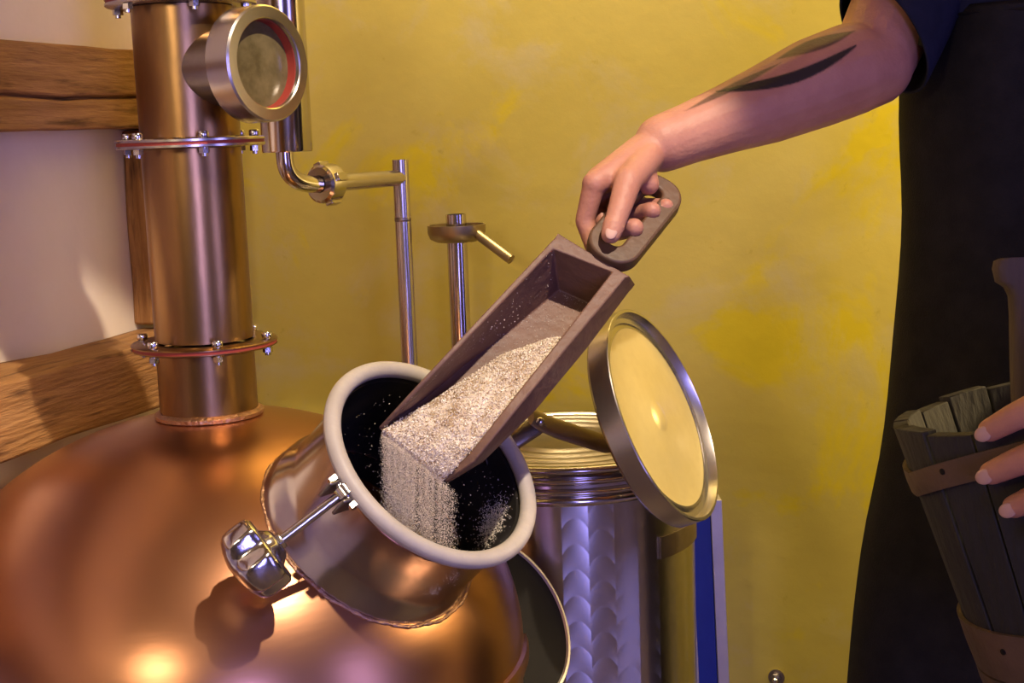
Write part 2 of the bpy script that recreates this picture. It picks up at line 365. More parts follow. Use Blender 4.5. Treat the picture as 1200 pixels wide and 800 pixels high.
# anchor nut low on the yellow wall
an = hit(910, 793, W(0, B1, 0), e2)
t = thing('wall_anchor', an, 'small dark steel nut and washer bolted low on yellow plaster wall', 'bolt')
build('washer', MB().lathe([(.004, 0), (.0125, 0), (.0125, .003), (.004, .003)], an, -e2, 32, cap=False), 'steel_dark', t)
build('nut', MB().lathe([(.0085, .003), (.0085, .010)], an, -e2, 6), 'steel_dark', t, bevel=.0008)
build('stud', MB().lathe([(.0045, .002), (.0045, .016), (.003, .018)], an, -e2, 20), 'steel_brushed', t)

# ------------------------------------------------------------------ copper still
A = U(246, 487, 1.59); AX, AY = A[0], A[1]; Z = V(0, 0, 1)
RS = .347; KR = .283; DTOP = A[2] + .005; SEAM = DTOP - KR
still = thing('copper_still', (AX, AY, 0), 'polished copper pot still with tall flanged column and open hatch beside yellow wall', 'still')
def axp(z): return V(AX, AY, z)
O = U(507, 541, 1.40); n = CV(.565, .62, .54)                    # hatch rim centre and axis
RO = .1235
def dome_side(P): q = (P - axp(SEAM)); return (q[0] ** 2 + q[1] ** 2) / RS ** 2 + (q[2] / KR) ** 2 - 1
s_ = 0.
while dome_side(O - n * s_) > 0: s_ += .001
NL = s_
# dome with the hatch opening cut out
prof = [(RS * math.cos(math.radians(a)), KR * math.sin(math.radians(a))) for a in np.linspace(0, 88, 100)]
mb = MB().lathe(prof, axp(SEAM), Z, 260, cap=False)
vv = np.array(mb.v)
def inhole(f):
    c = vv[list(f)].mean(0) - O; h = c @ n; return h > -.2 and np.linalg.norm(c - n * h) < .104
mb.f = [f for f in mb.f if not inhole(f)]
dome = build('dome', mb, 'copper', still, 60)
build('seam_band', MB().lathe([(RS - .002, .012), (RS + .004, .010), (RS + .006, .004), (RS + .006, -.004), (RS + .004, -.010), (RS - .002, -.012)], axp(SEAM - .012), Z, 160, cap=False), 'copper', still)
build('boiler_shell', MB().lathe([(RS - .001, 0), (RS - .001, -(SEAM - .30)), (RS - .03, -(SEAM - .24)), (.05, -(SEAM - .2)), (.0, -(SEAM - .2))], axp(SEAM), Z, 160, cap=False), 'copper', still)
for k in range(3):
    a = math.radians(30 + 120 * k); P = axp(.3) + V(math.cos(a), math.sin(a), 0) * (RS - .05)
    build('leg', MB().tube([P, P * V(1, 1, 0)], .022, 20), 'steel_brushed', still)
# column: neck, flanges, upper sections
zL = z_at(AX, AY, 402); zU = z_at(AX, AY, 167); zT = z_at(AX, AY, 2); RC = .0545
build('column_collar', MB().lathe([(RC, -.003), (RC + .006, 0), (RC + .0065, .004), (RC + .002, .007), (RC, .007)], axp(DTOP - .003), Z, 96, cap=False), 'weld', still)
build('column_section', MB().lathe([(RC, DTOP - .01), (RC, zL - .006)], axp(0), Z, 96, cap=False), 'copper_old', still)
build('column_section', MB().lathe([(RC, zL + .006), (RC, zU - .006)], axp(0), Z, 96, cap=False), 'copper_old', still)
build('column_section', MB().lathe([(RC, zU + .006), (RC, zT - .006)], axp(0), Z, 96, cap=False), 'copper_old', still)
build('column_section', MB().lathe([(RC, zT + .006), (RC, zT + .28), (RC * .9, zT + .33), (RC * .6, zT + .36), (.0, zT + .372)], axp(0), Z, 96, cap=False), 'copper_old', still)
bolt_me = None
for z, th, pm in ((zL, .0038, 'steel_dark'), (zU, .0052, 'steel_brushed'), (zT, .0052, 'steel_brushed')):
    fl = build('flange', MB().lathe([(RC - .002, -th), (.0795, -th), (.081, -th + .001), (.081, -.0018), (.0765, -.0018), (.0765, .0018), (.081, .0018), (.081, th - .001), (.0795, th), (RC - .002, th)], axp(z), Z, 96, cap=False), 'copper_old' if z == zL else 'steel_brushed', still)
    build('gasket', MB().lathe([(.074, -.0018), (.0798, -.0018), (.0798, .0018), (.074, .0018)], axp(z), Z, 96, cap=False), 'red', fl)
    for k in range(6):
        a = math.radians(-90 + 23 + 60 * k); P = axp(z) + V(math.cos(a), math.sin(a), 0) * .0725
        if bolt_me is None:
            bm_ = MB().lathe([(.0032, -.010), (.0032, .010)], V(0, 0, 0), Z, 12).lathe([(.0056, .0052), (.0060, .006), (.0060, .0105), (.0052, .0118)], V(0, 0, 0), Z, 16)
            bm_.lathe([(.0058, -.0112), (.0058, -.0055)], V(0, 0, 0), Z, 6).lathe([(.0032, -.0145), (.0032, -.010)], V(0, 0, 0), Z, 12)
            b = build('bolt', bm_, 'chrome', fl, origin=V(0, 0, 0)); b.location = P - base_of(fl); bolt_me = b
        else: copy_to(bolt_me, P, fl, (0, 0, k * .7))
# sight glass
sd = nrm(V(math.sin(math.radians(56)), -math.cos(math.radians(56)), 0) + V(0, 0, .02)); SGZ = z_at(AX + sd[0] * .1245, AY + sd[1] * .1245, 77)
SG = axp(SGZ)
sg = build('sight_port', MB().lathe([(.0405, .03), (.0405, .094)], SG, sd, 72, cap=False), 'steel_dark', still)
build('port_ring', MB().lathe([(.040, .090), (.0585, .090), (.0605, .0925), (.0605, .1225), (.0585, .1245), (.0475, .1245), (.0462, .1235), (.0462, .110)], SG, sd, 96, cap=False), 'steel_brushed', sg)
build('port_gasket', MB().lathe([(.0461, .1185), (.0455, .1185), (.0448, .1075), (.0461, .1075)], SG, sd, 96, cap=False), 'red', sg)
build('port_glass', MB().lathe([(.0455, .106), (.0455, .1085), (0, .1085)], SG, sd, 96, cap=False), 'glass', sg)

# hatch neck, rim gasket
neck = build('hatch_neck', MB().lathe([(.1165, -.006), (.1165, -.0065), (.1135, -.010), (.1120, -.016), (.1115, -.05), (.1115, -NL + .02), (.1135, -NL + .006), (.119, -NL - .008), (.122, -NL - .03), (.119, -NL - .055)], O, n, 128, cap=False), 'steel', still, 50)
mi = bpy.data.materials.new('dark_hatch_interior')
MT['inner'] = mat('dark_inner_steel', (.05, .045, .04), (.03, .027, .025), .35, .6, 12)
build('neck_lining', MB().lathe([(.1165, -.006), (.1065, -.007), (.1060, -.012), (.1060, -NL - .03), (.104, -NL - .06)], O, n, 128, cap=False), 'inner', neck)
# weld bead where the neck meets the dome
bead = []
tx = nrm(np.cross(n, Z)); ty = np.cross(n, tx)
for k in range(140):
    a = 2 * math.pi * k / 140; q = O + (tx * math.cos(a) + ty * math.sin(a)) * (.1215 + .0006 * math.sin(17 * a))
    h = 0.
    while dome_side(q - n * h) > 0 and h < .3: h += .0008
    bead.append(q - n * h)
mb = MB(); k = len(bead); v = []; f = []
for i in range(k):
    tg = nrm(bead[(i + 1) % k] - bead[i - 1]); x = nrm(np.cross(tg, n)); y = np.cross(tg, x); rr = .0021 * (1 + .2 * math.sin(i * 2.4))
    for j in range(10): a = 2 * math.pi * j / 10; v.append(bead[i] + (x * math.cos(a) + y * math.sin(a)) * rr)
for i in range(k):
    for j in range(10): f.append((i * 10 + j, i * 10 + (j + 1) % 10, ((i + 1) % k) * 10 + (j + 1) % 10, ((i + 1) % k) * 10 + j))
build('neck_weld', MB().add(v, f), 'weld', neck, 80)
rg = [(.1155 + .0088 * math.cos(a), .0015 + .0082 * math.sin(a)) for a in np.linspace(0, 2 * math.pi, 25)]
tag(build('rim_gasket', MB().lathe(rg, O, n, 160, cap=False), 'gasket', still, 80), 'pale rubber gasket around the hatch rim')

# hinge, arm and thrown-back lid
LO = U(780, 484, 1.56); m_ = CV(.83, .36, .43); RL = 131.5 / F * 1.56
lid = build('hatch_lid', MB().lathe([(0, -.030), (RL * .8, -.030), (RL - .004, -.028), (RL, -.024), (RL, -.001), (RL - .001, 0), (RL - .004, 0), (RL - .005, -.002), (RL - .0075, -.0095), (RL - .013, -.0105), (RL - .0165, -.0085), (RL - .020, -.0088)], LO, m_, 128, cap=False), 'steel_brushed', still, 40)
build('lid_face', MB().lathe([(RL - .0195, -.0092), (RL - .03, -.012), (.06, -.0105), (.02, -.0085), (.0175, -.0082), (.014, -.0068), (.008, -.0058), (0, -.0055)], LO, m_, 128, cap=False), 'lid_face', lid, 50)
HP = U(633, 494, 1.53); LB = LO - m_ * .034
arm = build('hinge_arm', MB().tube([U(622, 487, 1.52), HP, U(652, 502, 1.54), U(680, 511, 1.56), U(706, 519, 1.575), U(730, 516, 1.60) - m_ * .01, LB - m_ * .002 + CV(-.3, -.2, 0) * .01, LB], [.011, .0125, .013, .013, .0125, .012, .012, .012], 16, flat=.38, upv=CV(0.1, .6, .8)), 'brass', still, 40)
hb = MB()
e_out = nrm((HP - O) - n * ((HP - O) @ n))
hb.tube([O + e_out * .105 - n * .03, O + e_out * .135 - n * .022, HP - n * .008, HP + n * .004], [.012, .012, .011, .009], 16, flat=.45, upv=n)
build('hinge_bracket', hb, 'steel_dark', still)
hax = nrm(np.cross(e_out, n)); hc = nrm(C - HP)
bs = MB().capsule(HP - hc * .004, HP + hc * .014, .0052, .0052); build('hinge_pin', bs, 'chrome', arm)

# swing clamp: bracket, eye rod, hand knob
def ray_neck(px, py, r):
    d = ray(px, py); best = None
    for s in np.linspace(1.1, 1.7, 3000):
        q = C + d * s - O; h = q @ n
        if np.linalg.norm(q - n * h) < r and -NL < h < 0: return C + d * s
    return U(px, py, 1.35)
def ray_dome(px, py):
    d = ray(px, py)
    for s in np.linspace(.9, 2, 4000):
        if dome_side(C + d * s) < 0: return C + d * s
PV = ray_neck(404, 576, .122); dk = ray_dome(298, 655); DK = pr(dk)[2]
KN = U(300, 655, DK - .072); kd = nrm(KN - PV)
clamp = build('clamp_rod', MB().tube([PV - kd * .004, KN - kd * .006], .0046, 20), 'chrome', still)
rb = nrm((PV - O) - n * ((PV - O) @ n))
side = nrm(np.cross(kd, n))
for s in (-1, 1):
    build('bracket_lug', MB().box(PV + side * s * .0105 - rb * .004 - n * .006, (rb, n, side), (.036, .022, .004)), 'steel_dark', clamp, bevel=.0015)
build('pivot_pin', MB().lathe([(.004, -.016), (.004, .016)], PV, side, 16).lathe([(.0072, .013), (.0072, .018)], PV, side, 6).lathe([(.0065, -.018), (.0065, -.013)], PV, side, 6), 'chrome', clamp)
build('rod_eye', MB().lathe([(.0085, -.006), (.0095, -.005), (.0095, .005), (.0085, .006)], PV, side, 28), 'chrome', clamp)
build('nut', MB().lathe([(.0085, -.030), (.0085, -.019)], KN, kd, 6), 'chrome', clamp, bevel=.001)
# four-lobed cast knob, rounded cap away from the hatch
v = []; f = []; sg_ = 96; ks = nrm(np.cross(kd, Z)); kt = np.cross(kd, ks)
prof = [(.0, -.019, 0), (.30, -.020, .0), (.40, -.018, .2), (.55, -.013, .9), (.85, -.013, 1), (.97, -.0105, 1), (1.0, -.006, 1), (1.0, .004, 1), (.96, .009, 1), (.86, .0125, .9), (.62, .016, .6), (.3, .0185, .2), (0, .019, 0)]
for r, h, lb in prof:
    for i in range(sg_):
        a = 2 * math.pi * i / sg_; w_ = max(0, -math.cos(4 * a + .6)); rad = .037 * r * (1 - .24 * lb * w_ ** 1.1)
        v.append(KN + kd * h * 1.3 + (ks * math.cos(a) + kt * math.sin(a)) * max(rad, 1e-5))
for j in range(len(prof) - 1):
    for i in range(sg_): f.append((j * sg_ + i, j * sg_ + (i + 1) % sg_, (j + 1) * sg_ + (i + 1) % sg_, (j + 1) * sg_ + i))
tag(build('hand_knob', MB().add(v, f), 'chrome', clamp, 60), 'lobed cast steel knob')

# round black cover of the lower side port
SC_ = U(590, 725, 1.63); sn = CV(.64, .48, .60); RSC = 106 / F * 1.63
cov = build('side_cover', MB().lathe([(0, -.016), (RSC - .004, -.014), (RSC, -.010), (RSC, -.001), (RSC - .001, .0), (RSC - .004, 0), (RSC - .005, -.003)], SC_, sn, 120, cap=False), 'alu', still)
build('cover_face', MB().lathe([(RSC - .0042, -.003), (RSC - .012, -.007), (0, -.009)], SC_, sn, 120, cap=False), 'black', cov)
build('cover_hinge', MB().tube([SC_ - sn * .014, SC_ - sn * .04, axp(SC_[2] - .12) + nrm(V(SC_[0] - AX, SC_[1] - AY, 0)) * (RS - .005)], .009, 16), 'steel_dark', cov)

# ------------------------------------------------------------------ condenser and its pipe run
CP = U(337, 178, 1.84); CXY = V(CP[0], CP[1], 0); RCN = 29.5 / F * 1.84
con = thing('condenser', (CP[0], CP[1], 0), 'polished steel condenser tube with elbow, union nut and pipe run behind copper column', 'condenser')
build('condenser_shell', MB().lathe([(.010, CP[2]), (RCN - .001, CP[2]), (RCN, CP[2] + .002), (RCN, CP[2] + .62), (RCN * .7, CP[2] + .65), (.0, CP[2] + .66)], CXY, Z, 72, cap=False), 'steel', con)
P1 = U(470, 212, 2.03); TX = V(P1[0], P1[1], 0)
un = U(383, 215, 1.90); pd = nrm(V(P1[0] - un[0], P1[1] - un[1], 0)); P1[2] = un[2]
rp = 9.7 / F * 1.95
b0 = V(CP[0] - .004, CP[1], CP[2] + .01); b1 = V(b0[0], b0[1], un[2] + .01)
elb = bezier(V(b0[0], b0[1], CP[2] - .008), V(b0[0], b0[1], un[2] - .002), un - pd * .008, 14)
build('elbow', MB().tube([b0] + elb + [un], rp * 1.0, 24), 'steel', con)
u = build('union_nut', MB().lathe([(.012, -.016), (.0225, -.016), (.026, -.013), (.0268, -.008), (.0268, .010), (.024, .0125), (.0115, .0135)], un, pd, 48, cap=False), 'steel', con)
for k in range(4):
    a = math.radians(20 + 90 * k); q = nrm(np.cross(pd, Z)) * math.cos(a) + Z * math.sin(a)
    build('nut_lug', MB().box(un + q * .0272 + pd * .001, (pd, q, np.cross(pd, q)), (.019, .006, .012)), 'steel', u, bevel=.001)
build('outlet_pipe', MB().tube([un, P1], rp, 24), 'steel_brushed', con)
zt1 = z_at(P1[0], P1[1], 187)
build('drop_pipe', MB().tube([V(P1[0], P1[1], zt1), V(P1[0], P1[1], un[2] - .06)], rp * 1.03, 24), 'steel_brushed', con)
build('drop_pipe', MB().tube([V(P1[0], P1[1], un[2] - .0605), V(P1[0], P1[1], 0)], rp * 1.03, 24), 'steel_brushed', con)
build('pipe_joint', MB().lathe([(rp * 1.03, -.003), (rp * 1.08, -.001), (rp * 1.08, .001), (rp * 1.03, .003)], V(P1[0], P1[1], un[2] - .06), Z, 24, cap=False), 'steel_dark', con)
# vapour arm from column top to condenser top
vt = zT + .36
build('vapour_pipe', MB().tube([axp(zT + .34), axp(zT + .42)] + bezier(axp(zT + .44), (axp(zT + .50) + V(CP[0], CP[1], zT + .50) * V(1, 1, 1)) / 2 * V(1, 1, 0) + V(0, 0, zT + .62), V(CP[0], CP[1], CP[2] + .67), 12) + [V(CP[0], CP[1], CP[2] + .64)], .017, 20), 'copper_old', con)

# spirit outlet with drip dish and spout
Q = U(535, 270, 2.10); QX = V(Q[0], Q[1], 0); rq = 12 / F * 2.10
par = thing('spirit_outlet', (Q[0], Q[1], 0), 'upright steel outlet pipe with shallow drip dish and angled spout', 'pipe')
zq = z_at(Q[0], Q[1], 251)
build('stand_pipe', MB().lathe([(rq, 0), (rq, zq), (rq - .002, zq), (rq - .002, zq - .03), (0, zq - .03)], QX, Z, 40, cap=False), 'steel', par)
zd0 = z_at(Q[0], Q[1], 283); zd1 = z_at(Q[0], Q[1], 263); rd = 34 / F * 2.10
build('drip_dish', MB().lathe([(rq, zd0), (rd * .7, zd0), (rd * .92, zd0 + .005), (rd, zd0 + .014), (rd, zd1), (rd - .0025, zd1), (rd - .003, zd0 + .014), (rd * .88, zd0 + .008), (rq, zd0 + .006)], QX, Z, 64, cap=False), 'brass', par, 50)
s0 = U(563, 277, 2.075); s1 = U(599, 304, 2.05); sdir = nrm(s1 - s0); rs_ = 6 / F * 2.06
build('spout', MB().tube([s0 - sdir * .01, s1], rs_, 20).lathe([(rs_ * .7, 0), (0, -.02)], s1 + sdir * .0005, sdir, 20, cap=False), 'brass', par)

# ------------------------------------------------------------------ steel tank behind the hatch
T0 = U(664, 590, 1.92); TXY = V(T0[0], T0[1], 0); RT = .1735
tank = thing('steel_tank', (T0[0], T0[1], 0), 'cylindrical stainless tank with swirl-polished wall and ribbed top behind the still', 'tank')
ztop = z_at(T0[0], T0[1] - RT, 551)
zb = z_at(T0[0], T0[1] - RT, 592)
# swirl wall with UVs in cell units
cell = .0335; nu, nv = 160, 44; z0t = .12
me = bpy.data.meshes.new('swirl_wall'); v = []; f = []; uvs = []
for j in range(nv + 1):
    z = z0t + (zb - z0t) * j / nv
    for i in range(nu + 1): a = 2 * math.pi * i / nu; v.append((RT * math.cos(a), RT * math.sin(a), z)); uvs.append((a * RT / cell, z / cell))
for j in range(nv):
    for i in range(nu): f.append((j * (nu + 1) + i, j * (nu + 1) + i + 1, (j + 1) * (nu + 1) + i + 1, (j + 1) * (nu + 1) + i))
me.from_pydata(v, [], f); ul = me.uv_layers.new(name='UVMap')
for l in me.loops: ul.data[l.index].uv = uvs[l.vertex_index]
me.polygons.foreach_set('use_smooth', [True] * len(me.polygons)); me.materials.append(MT['swirl'])
o = bpy.data.objects.new('swirl_wall', me); scn.collection.objects.link(o); o.parent = tank
prof = [(RT - .001, zb - .003), (RT + .0015, zb), (RT + .0015, zb + .006)]
nr = 2; span = ztop - zb - .016
for k in range(nr):
    zz = zb + .008 + span * k / nr; hh = span / nr
    for a in np.linspace(0, 1, 9): prof.append((RT - .002 + .0065 * math.sin(math.pi * a) ** 1.0, zz + hh * (.12 + .76 * a)))
prof += [(RT, ztop - .006), (RT + .005, ztop - .004), (RT + .006, ztop), (RT + .003, ztop + .004), (RT - .006, ztop + .004), (RT - .010, ztop - .002)]
lprof = [(RT - .010, ztop - .002)]
for r0 in (.93, .78, .62, .45):
    for a in np.linspace(0, 1, 7): lprof.append((RT * (r0 - .13 * a), ztop - .002 + .006 * math.sin(math.pi * a)))
lprof += [(RT * .28, ztop - .002), (0, ztop - .001)]
build('tank_lid', MB().lathe(lprof, TXY, Z, 120, cap=False), 'steel_dark', tank, 60)
build('ribbed_collar', MB().lathe(prof, TXY, Z, 120, cap=False), 'steel', tank, 60)
build('tank_base', MB().lathe([(RT - .002, .13), (RT + .003, .125), (RT + .003, .1), (.04, .07), (0, .07)], TXY, Z, 100, cap=False), 'steel_brushed', tank)
for k in range(3):
    a = math.radians(90 + 120 * k); P = TXY + V(math.cos(a), math.sin(a), 0) * .13
    build('leg', MB().tube([P + V(0, 0, .1), P], .014, 16), 'steel_brushed', tank)
# flat strap plate on the side facing the lid
az = math.asin((pr(V(T0[0] + .1, T0[1], .8))[0] > 0) * .90)
zs0 = z_at(T0[0] + RT * .83, T0[1] - RT * .5, 641); zs1 = z_at(T0[0] + RT * .83, T0[1] - RT * .5, 616)
v = []; f = []
an_ = np.linspace(math.radians(-50), math.radians(-14), 13)
for a in an_:
    for rr, zz in ((RT + .0005, zs0), (RT + .004, zs0), (RT + .004, zs1), (RT + .0005, zs1)): v.append(TXY + V(math.cos(a) * rr, math.sin(a) * rr, zz))
for i in range(len(an_) - 1):
    for j in range(4): f.append((i * 4 + j, i * 4 + (j + 1) % 4, i * 4 + 4 + (j + 1) % 4, i * 4 + 4 + j))
f += [(0, 1, 2, 3), tuple((len(an_) - 1) * 4 + j for j in range(4))]
build('strap_plate', MB().add(v, f), 'brass', tank)

# upright channel post with blue film, right of the tank
c0 = U(830, 700, 2.02)
post_o = thing('channel_post', (c0[0], c0[1], 0), 'upright pale metal channel post with blue film face beside the steel tank', 'post')
pxm = 1 / F * 2.02; lean = .028; zc1 = z_at(c0[0], c0[1], 585)
def strip(name, x0, x1, y, th, m):
    xa = (x0 - 830) * pxm; xb = (x1 - 830) * pxm; v = []
    for z in (0., zc1):
        dx = -(z - c0[2]) * lean
        for x, yy in ((xa, y), (xb, y), (xb, y + th), (xa, y + th)): v.append((c0[0] + x + dx, c0[1] + yy, z))
    build(name, MB().add(v, [(0, 1, 2, 3), (4, 5, 6, 7), (0, 1, 5, 4), (1, 2, 6, 5), (2, 3, 7, 6), (3, 0, 4, 7)]), m, post_o, bevel=.0008)
strip('channel_edge', 810, 814.5, -.004, .03, 'alu'); strip('blue_face', 814.3, 837, 0, .022, 'blue'); strip('channel_flange', 836.8, 850, -.006, .034, 'alu')

# ------------------------------------------------------------------ the scoop (carved wooden trough with a loop handle)
su = CV(.13, .55, .82); sw = CV(.83, -.52, .215); sw = nrm(sw - su * (sw @ su)); sb = -np.cross(sw, su)
H = U(713, 298, 1.46)
def hs(t, w, u): return H + sb * t + sw * w + su * u
def su_hit(px, py, u): return hit(px, py, H + su * u, su)
scoop = thing('grain_scoop', H, 'dark wooden scoop full of crushed grain held tilted over the hatch', 'scoop')
UR = [0, 0, -.004, -.026, -.060]; UF = -.064
OL = [su_hit(*q, u) for q, u in zip([(651, 277), (590, 342), (532, 404), (478, 462), (443.5, 500)], UR)]
IL = [su_hit(*q, u - .0008) for q, u in zip([(648, 291), (592, 350), (536, 409), (483, 465), (447.5, 502)], UR)]
IR = [su_hit(*q, u - .0008) for q, u in zip([(718, 318), (655, 399), (600, 468), (549, 533), (520, 559.5)], UR)]
OR = [su_hit(*q, u) for q, u in zip([(733, 325), (664, 407), (608, 476), (556, 541), (524, 564)], UR)]
OB = [su_hit(*q, u) for q, u in zip([(738, 341), (688, 408), (630, 478), (566, 541), (524.5, 566)], [-.03, -.03, -.034, -.05, -.065])]
FL = [su_hit(*q, UF) for q in [(655, 339), (604, 382), (548, 424), (492, 470), (449, 504)]]
FR = [su_hit(*q, UF) for q in [(692, 356), (648, 415), (602, 473), (556, 527), (519, 560)]]
BR = [a * .45 + b * .55 - su * .012 for a, b in zip(OB, FR)]; BL = [a - su * .008 for a in FL]; BM = [o - su * (.5 * (abs(u - UF))) + sw * .004 for o, u in zip(OL, UR)]
BR[-1] = FR[-1] - su * .003; BL[-1] = FL[-1] - su * .003; BM[-1] = OL[-1] - su * .003
rows = [OL, IL, FL, FR, IR, OR, OB, BR, BL, BM]
# back block: outer end of the trough
back = []
for k, (rw) in enumerate(rows):
    pass
bo = {0: su_hit(653.5, 272.5, 0), 5: su_hit(738.5, 324, 0)}
bshift = (bo[0] - OL[0] + bo[5] - OR[0]) / 2
NBK = [rows[i][0] + sb * .016 for i in range(10)]
NBK[0] = bo[0]; NBK[5] = bo[5]; NBK[1] = bo[0] * .93 + bo[5] * .07; NBK[4] = bo[0] * .1 + bo[5] * .9
NBK[2] = NBK[1] * .7 + NBK[4] * .3 - su * .0; NBK[3] = NBK[1] * .3 + NBK[4] * .7
NBK[6] = OB[0] + sb * .012
v = []; f = []; K = 10
for i in range(5): v += [rows[j][i] for j in range(K)]
for i in range(4):
    for j in range(K): f.append((i * K + j, i * K + (j + 1) % K, (i + 1) * K + (j + 1) % K, (i + 1) * K + j))
o5 = 5 * K; v += NBK
# rim strip of the back, back wall inside, outside
f += [(0, o5 + 0, o5 + 1, 1), (1, o5 + 1, o5 + 2, o5 + 3, o5 + 4, 4), (4, o5 + 4, o5 + 5, 5), (1, 4, 3, 2)]
for j in (5, 6, 7, 8, 9): f.append((j, o5 + j, o5 + (j + 1) % K, (j + 1) % K))
f.append(tuple(o5 + j for j in range(K)))
f.append(tuple(4 * K + j for j in range(K)))
trough = build('trough', MB().add(v, f), 'scoop', scoop, 40, bevel=.0016, bseg=3)
# loop handle
def stad(w0, w1, t0, t1, r, n=10):
    pts = []
    for cw, ct, a0 in ((w1 - r, t1 - r, 0), (w0 + r, t1 - r, 90), (w0 + r, t0 + r, 180), (w1 - r, t0 + r, 270)):
        for k in range(n): a = math.radians(a0 + 90 * k / (n - 1)); pts.append((cw + r * math.cos(a), ct + r * math.sin(a)))
    return pts
po = stad(-.030, .0285, -.012, .124, .026); po = [(w * (1 if t > .03 else 1), t) for w, t in po]
pi_ = stad(-.0125, .0065, .008, .106, .009)
v = []; f = []; k = len(po); HU = .0095
for pts, u in ((po, -HU), (po, HU), (pi_, HU), (pi_, -HU)): v += [hs(t, w, u - .001) for w, t in pts]
for l in range(4):
    for i in range(k): f.append((l * k + i, l * k + (i + 1) % k, ((l + 1) % 4) * k + (i + 1) % k, ((l + 1) % 4) * k + i))
build('loop_handle', MB().add(v, f), 'handle', scoop, 40, bevel=.003, bseg=3)

# grain in the scoop: a solid heap plus loose flakes on it
def tinted(name, v, f, cols, parent=None, m='grain', origin=None):
    og = base_of(parent) if origin is None else np.asarray(origin)
    me = bpy.data.meshes.new(name); me.from_pydata([tuple(np.asarray(p) - og) for p in v], [], f)
    at = me.color_attributes.new('tint', 'FLOAT_COLOR', 'POINT'); at.data.foreach_set('color', np.array([(*c, 1) for c in cols], dtype=np.float32).ravel())
    me.materials.append(MT[m]); o = bpy.data.objects.new(name, me); scn.collection.objects.link(o); o.parent = parent
    o.location = og - base_of(parent); return o
def lerp_path(P, t):
    t = min(max(t, 0), 1) * (len(P) - 1); i = min(int(t), len(P) - 2); return P[i] * (1 - (t - i)) + P[i + 1] * (t - i)
lb = [su_hit(px, py, u) for px, py, u in [(618, 406, -.052), (590, 414, -.054), (562, 432, -.054), (530, 452, -.055), (497, 474, -.056), (468, 490, -.058), (449, 502, -.0585)]] + [FL[-1] - sb * .004 - su * .002]
rb_ = [su_hit(px, py, u) for px, py, u in [(658, 394, -.012), (640, 420, -.010), (612, 455, -.010), (583, 491, -.014), (553, 527, -.028), (534, 547, -.042), (520, 560, -.0575)]] + [FR[-1] - sb * .004 - su * .002]
GN, GM = 70, 34; gv = []; gf = []; gc = []
pale = V(.72, .61, .48); tan = V(.42, .29, .16); flour = V(.84, .76, .66)
for i in range(GN + 1):
    s = i / GN; a = lerp_path(lb, s); b = lerp_path(rb_, s)
    for j in range(GM + 1):
        q = j / GM; P = a * (1 - q) + b * q + su * (.007 * math.sin(math.pi * q) * math.sin(math.pi * min(1, s * .9 + .12)))
        P = P + su * (.0022 * mnoise.noise(Vector(P * 90)) + .0013 * mnoise.noise(Vector(P * 300)))
        if j in (0, GM): P = P - su * .002
        gv.append(P); fl_ = min(1, max(0, .35 + .5 * q + .7 * s - .55 + .7 * mnoise.noise(Vector(P * 60))))
        gc.append(tan * .8 * (1 - fl_) + flour * fl_)
for i in range(GN):
    for j in range(GM): f0 = i * (GM + 1) + j; gf.append((f0, f0 + 1, f0 + GM + 2, f0 + GM + 1))
top = len(gv)
for idx in range(top): gv.append(gv[idx] - su * .004); gc.append(tan)
for i in range(GN):
    for j in range(GM): f0 = top + i * (GM + 1) + j; gf.append((f0, f0 + GM + 1, f0 + GM + 2, f0 + 1))
def flake(P, size, asp, col, V_, F_, Cc, ax=None):
    d = nrm(rng.normal(size=3)) if ax is None else ax; x = nrm(np.cross(d, rng.normal(size=3))); y = np.cross(d, x); o = len(V_)
    V_ += [P + d * size * asp, P - d * size * asp, P + x * size * .6, P - (x * .5 - y * .5) * size * .7, P - (x * .5 + y * .5) * size * .7]
    F_ += [(o, o + 2, o + 3), (o, o + 3, o + 4), (o, o + 4, o + 2), (o + 1, o + 3, o + 2), (o + 1, o + 4, o + 3), (o + 1, o + 2, o + 4)]
    Cc += [col] * 5
for k in range(9000):
    i = rng.integers(0, GN); j = rng.integers(0, GM); P = V(*gv[i * (GM + 1) + j]) + (V(*gv[(i + 1) * (GM + 1) + j + 1]) - V(*gv[i * (GM + 1) + j])) * rng.random() + su * .0006 + (V(*gv[i * (GM + 1) + j + 1]) - V(*gv[i * (GM + 1) + j])) * rng.random() * .8
    r = rng.random(); s = i / GN
    col = (flour if r < .35 + .35 * s else pale if r < .80 else tan) * (.85 + .25 * rng.random())
    flake(P, .0007 + .0008 * rng.random(), 1.0 + .8 * rng.random(), col, gv, gf, gc)
tag(tinted('grain_heap', gv, gf, gc, None, origin=H), 'heap of crushed pale grain lying in the wooden scoop', 'grain', kind='stuff')
# grain dust clinging to the trough's inside
v = []; f = []; c = []
for k in range(420):
    s = rng.random() ** .7 ; q = rng.random() ** .9
    a = lerp_path(IL, s); b = lerp_path(FL, s); P = a * (1 - q) + b * q
    nn = nrm(np.cross(lerp_path(FL, min(1, s + .1)) - lerp_path(FL, max(0, s - .1)), a - b)); nn = nn if nn @ su > 0 else -nn
    flake(P + nn * .0004, .0003 + .0007 * rng.random() ** 2, 1.1, flour * (.7 + .3 * rng.random()), v, f, c)
for k in range(500):
    s = rng.random() * .5; q = rng.random(); P = lerp_path(FL, s) * (1 - q) + lerp_path(FR, s) * q
    flake(P + su * .0004, .0003 + .0005 * rng.random() ** 2, 1.1, flour * (.7 + .3 * rng.random()), v, f, c)
tag(tinted('grain_dust', v, f, c, None, origin=H), 'fine specks of grain dust clinging inside the wooden scoop', 'grain dust', kind='stuff')
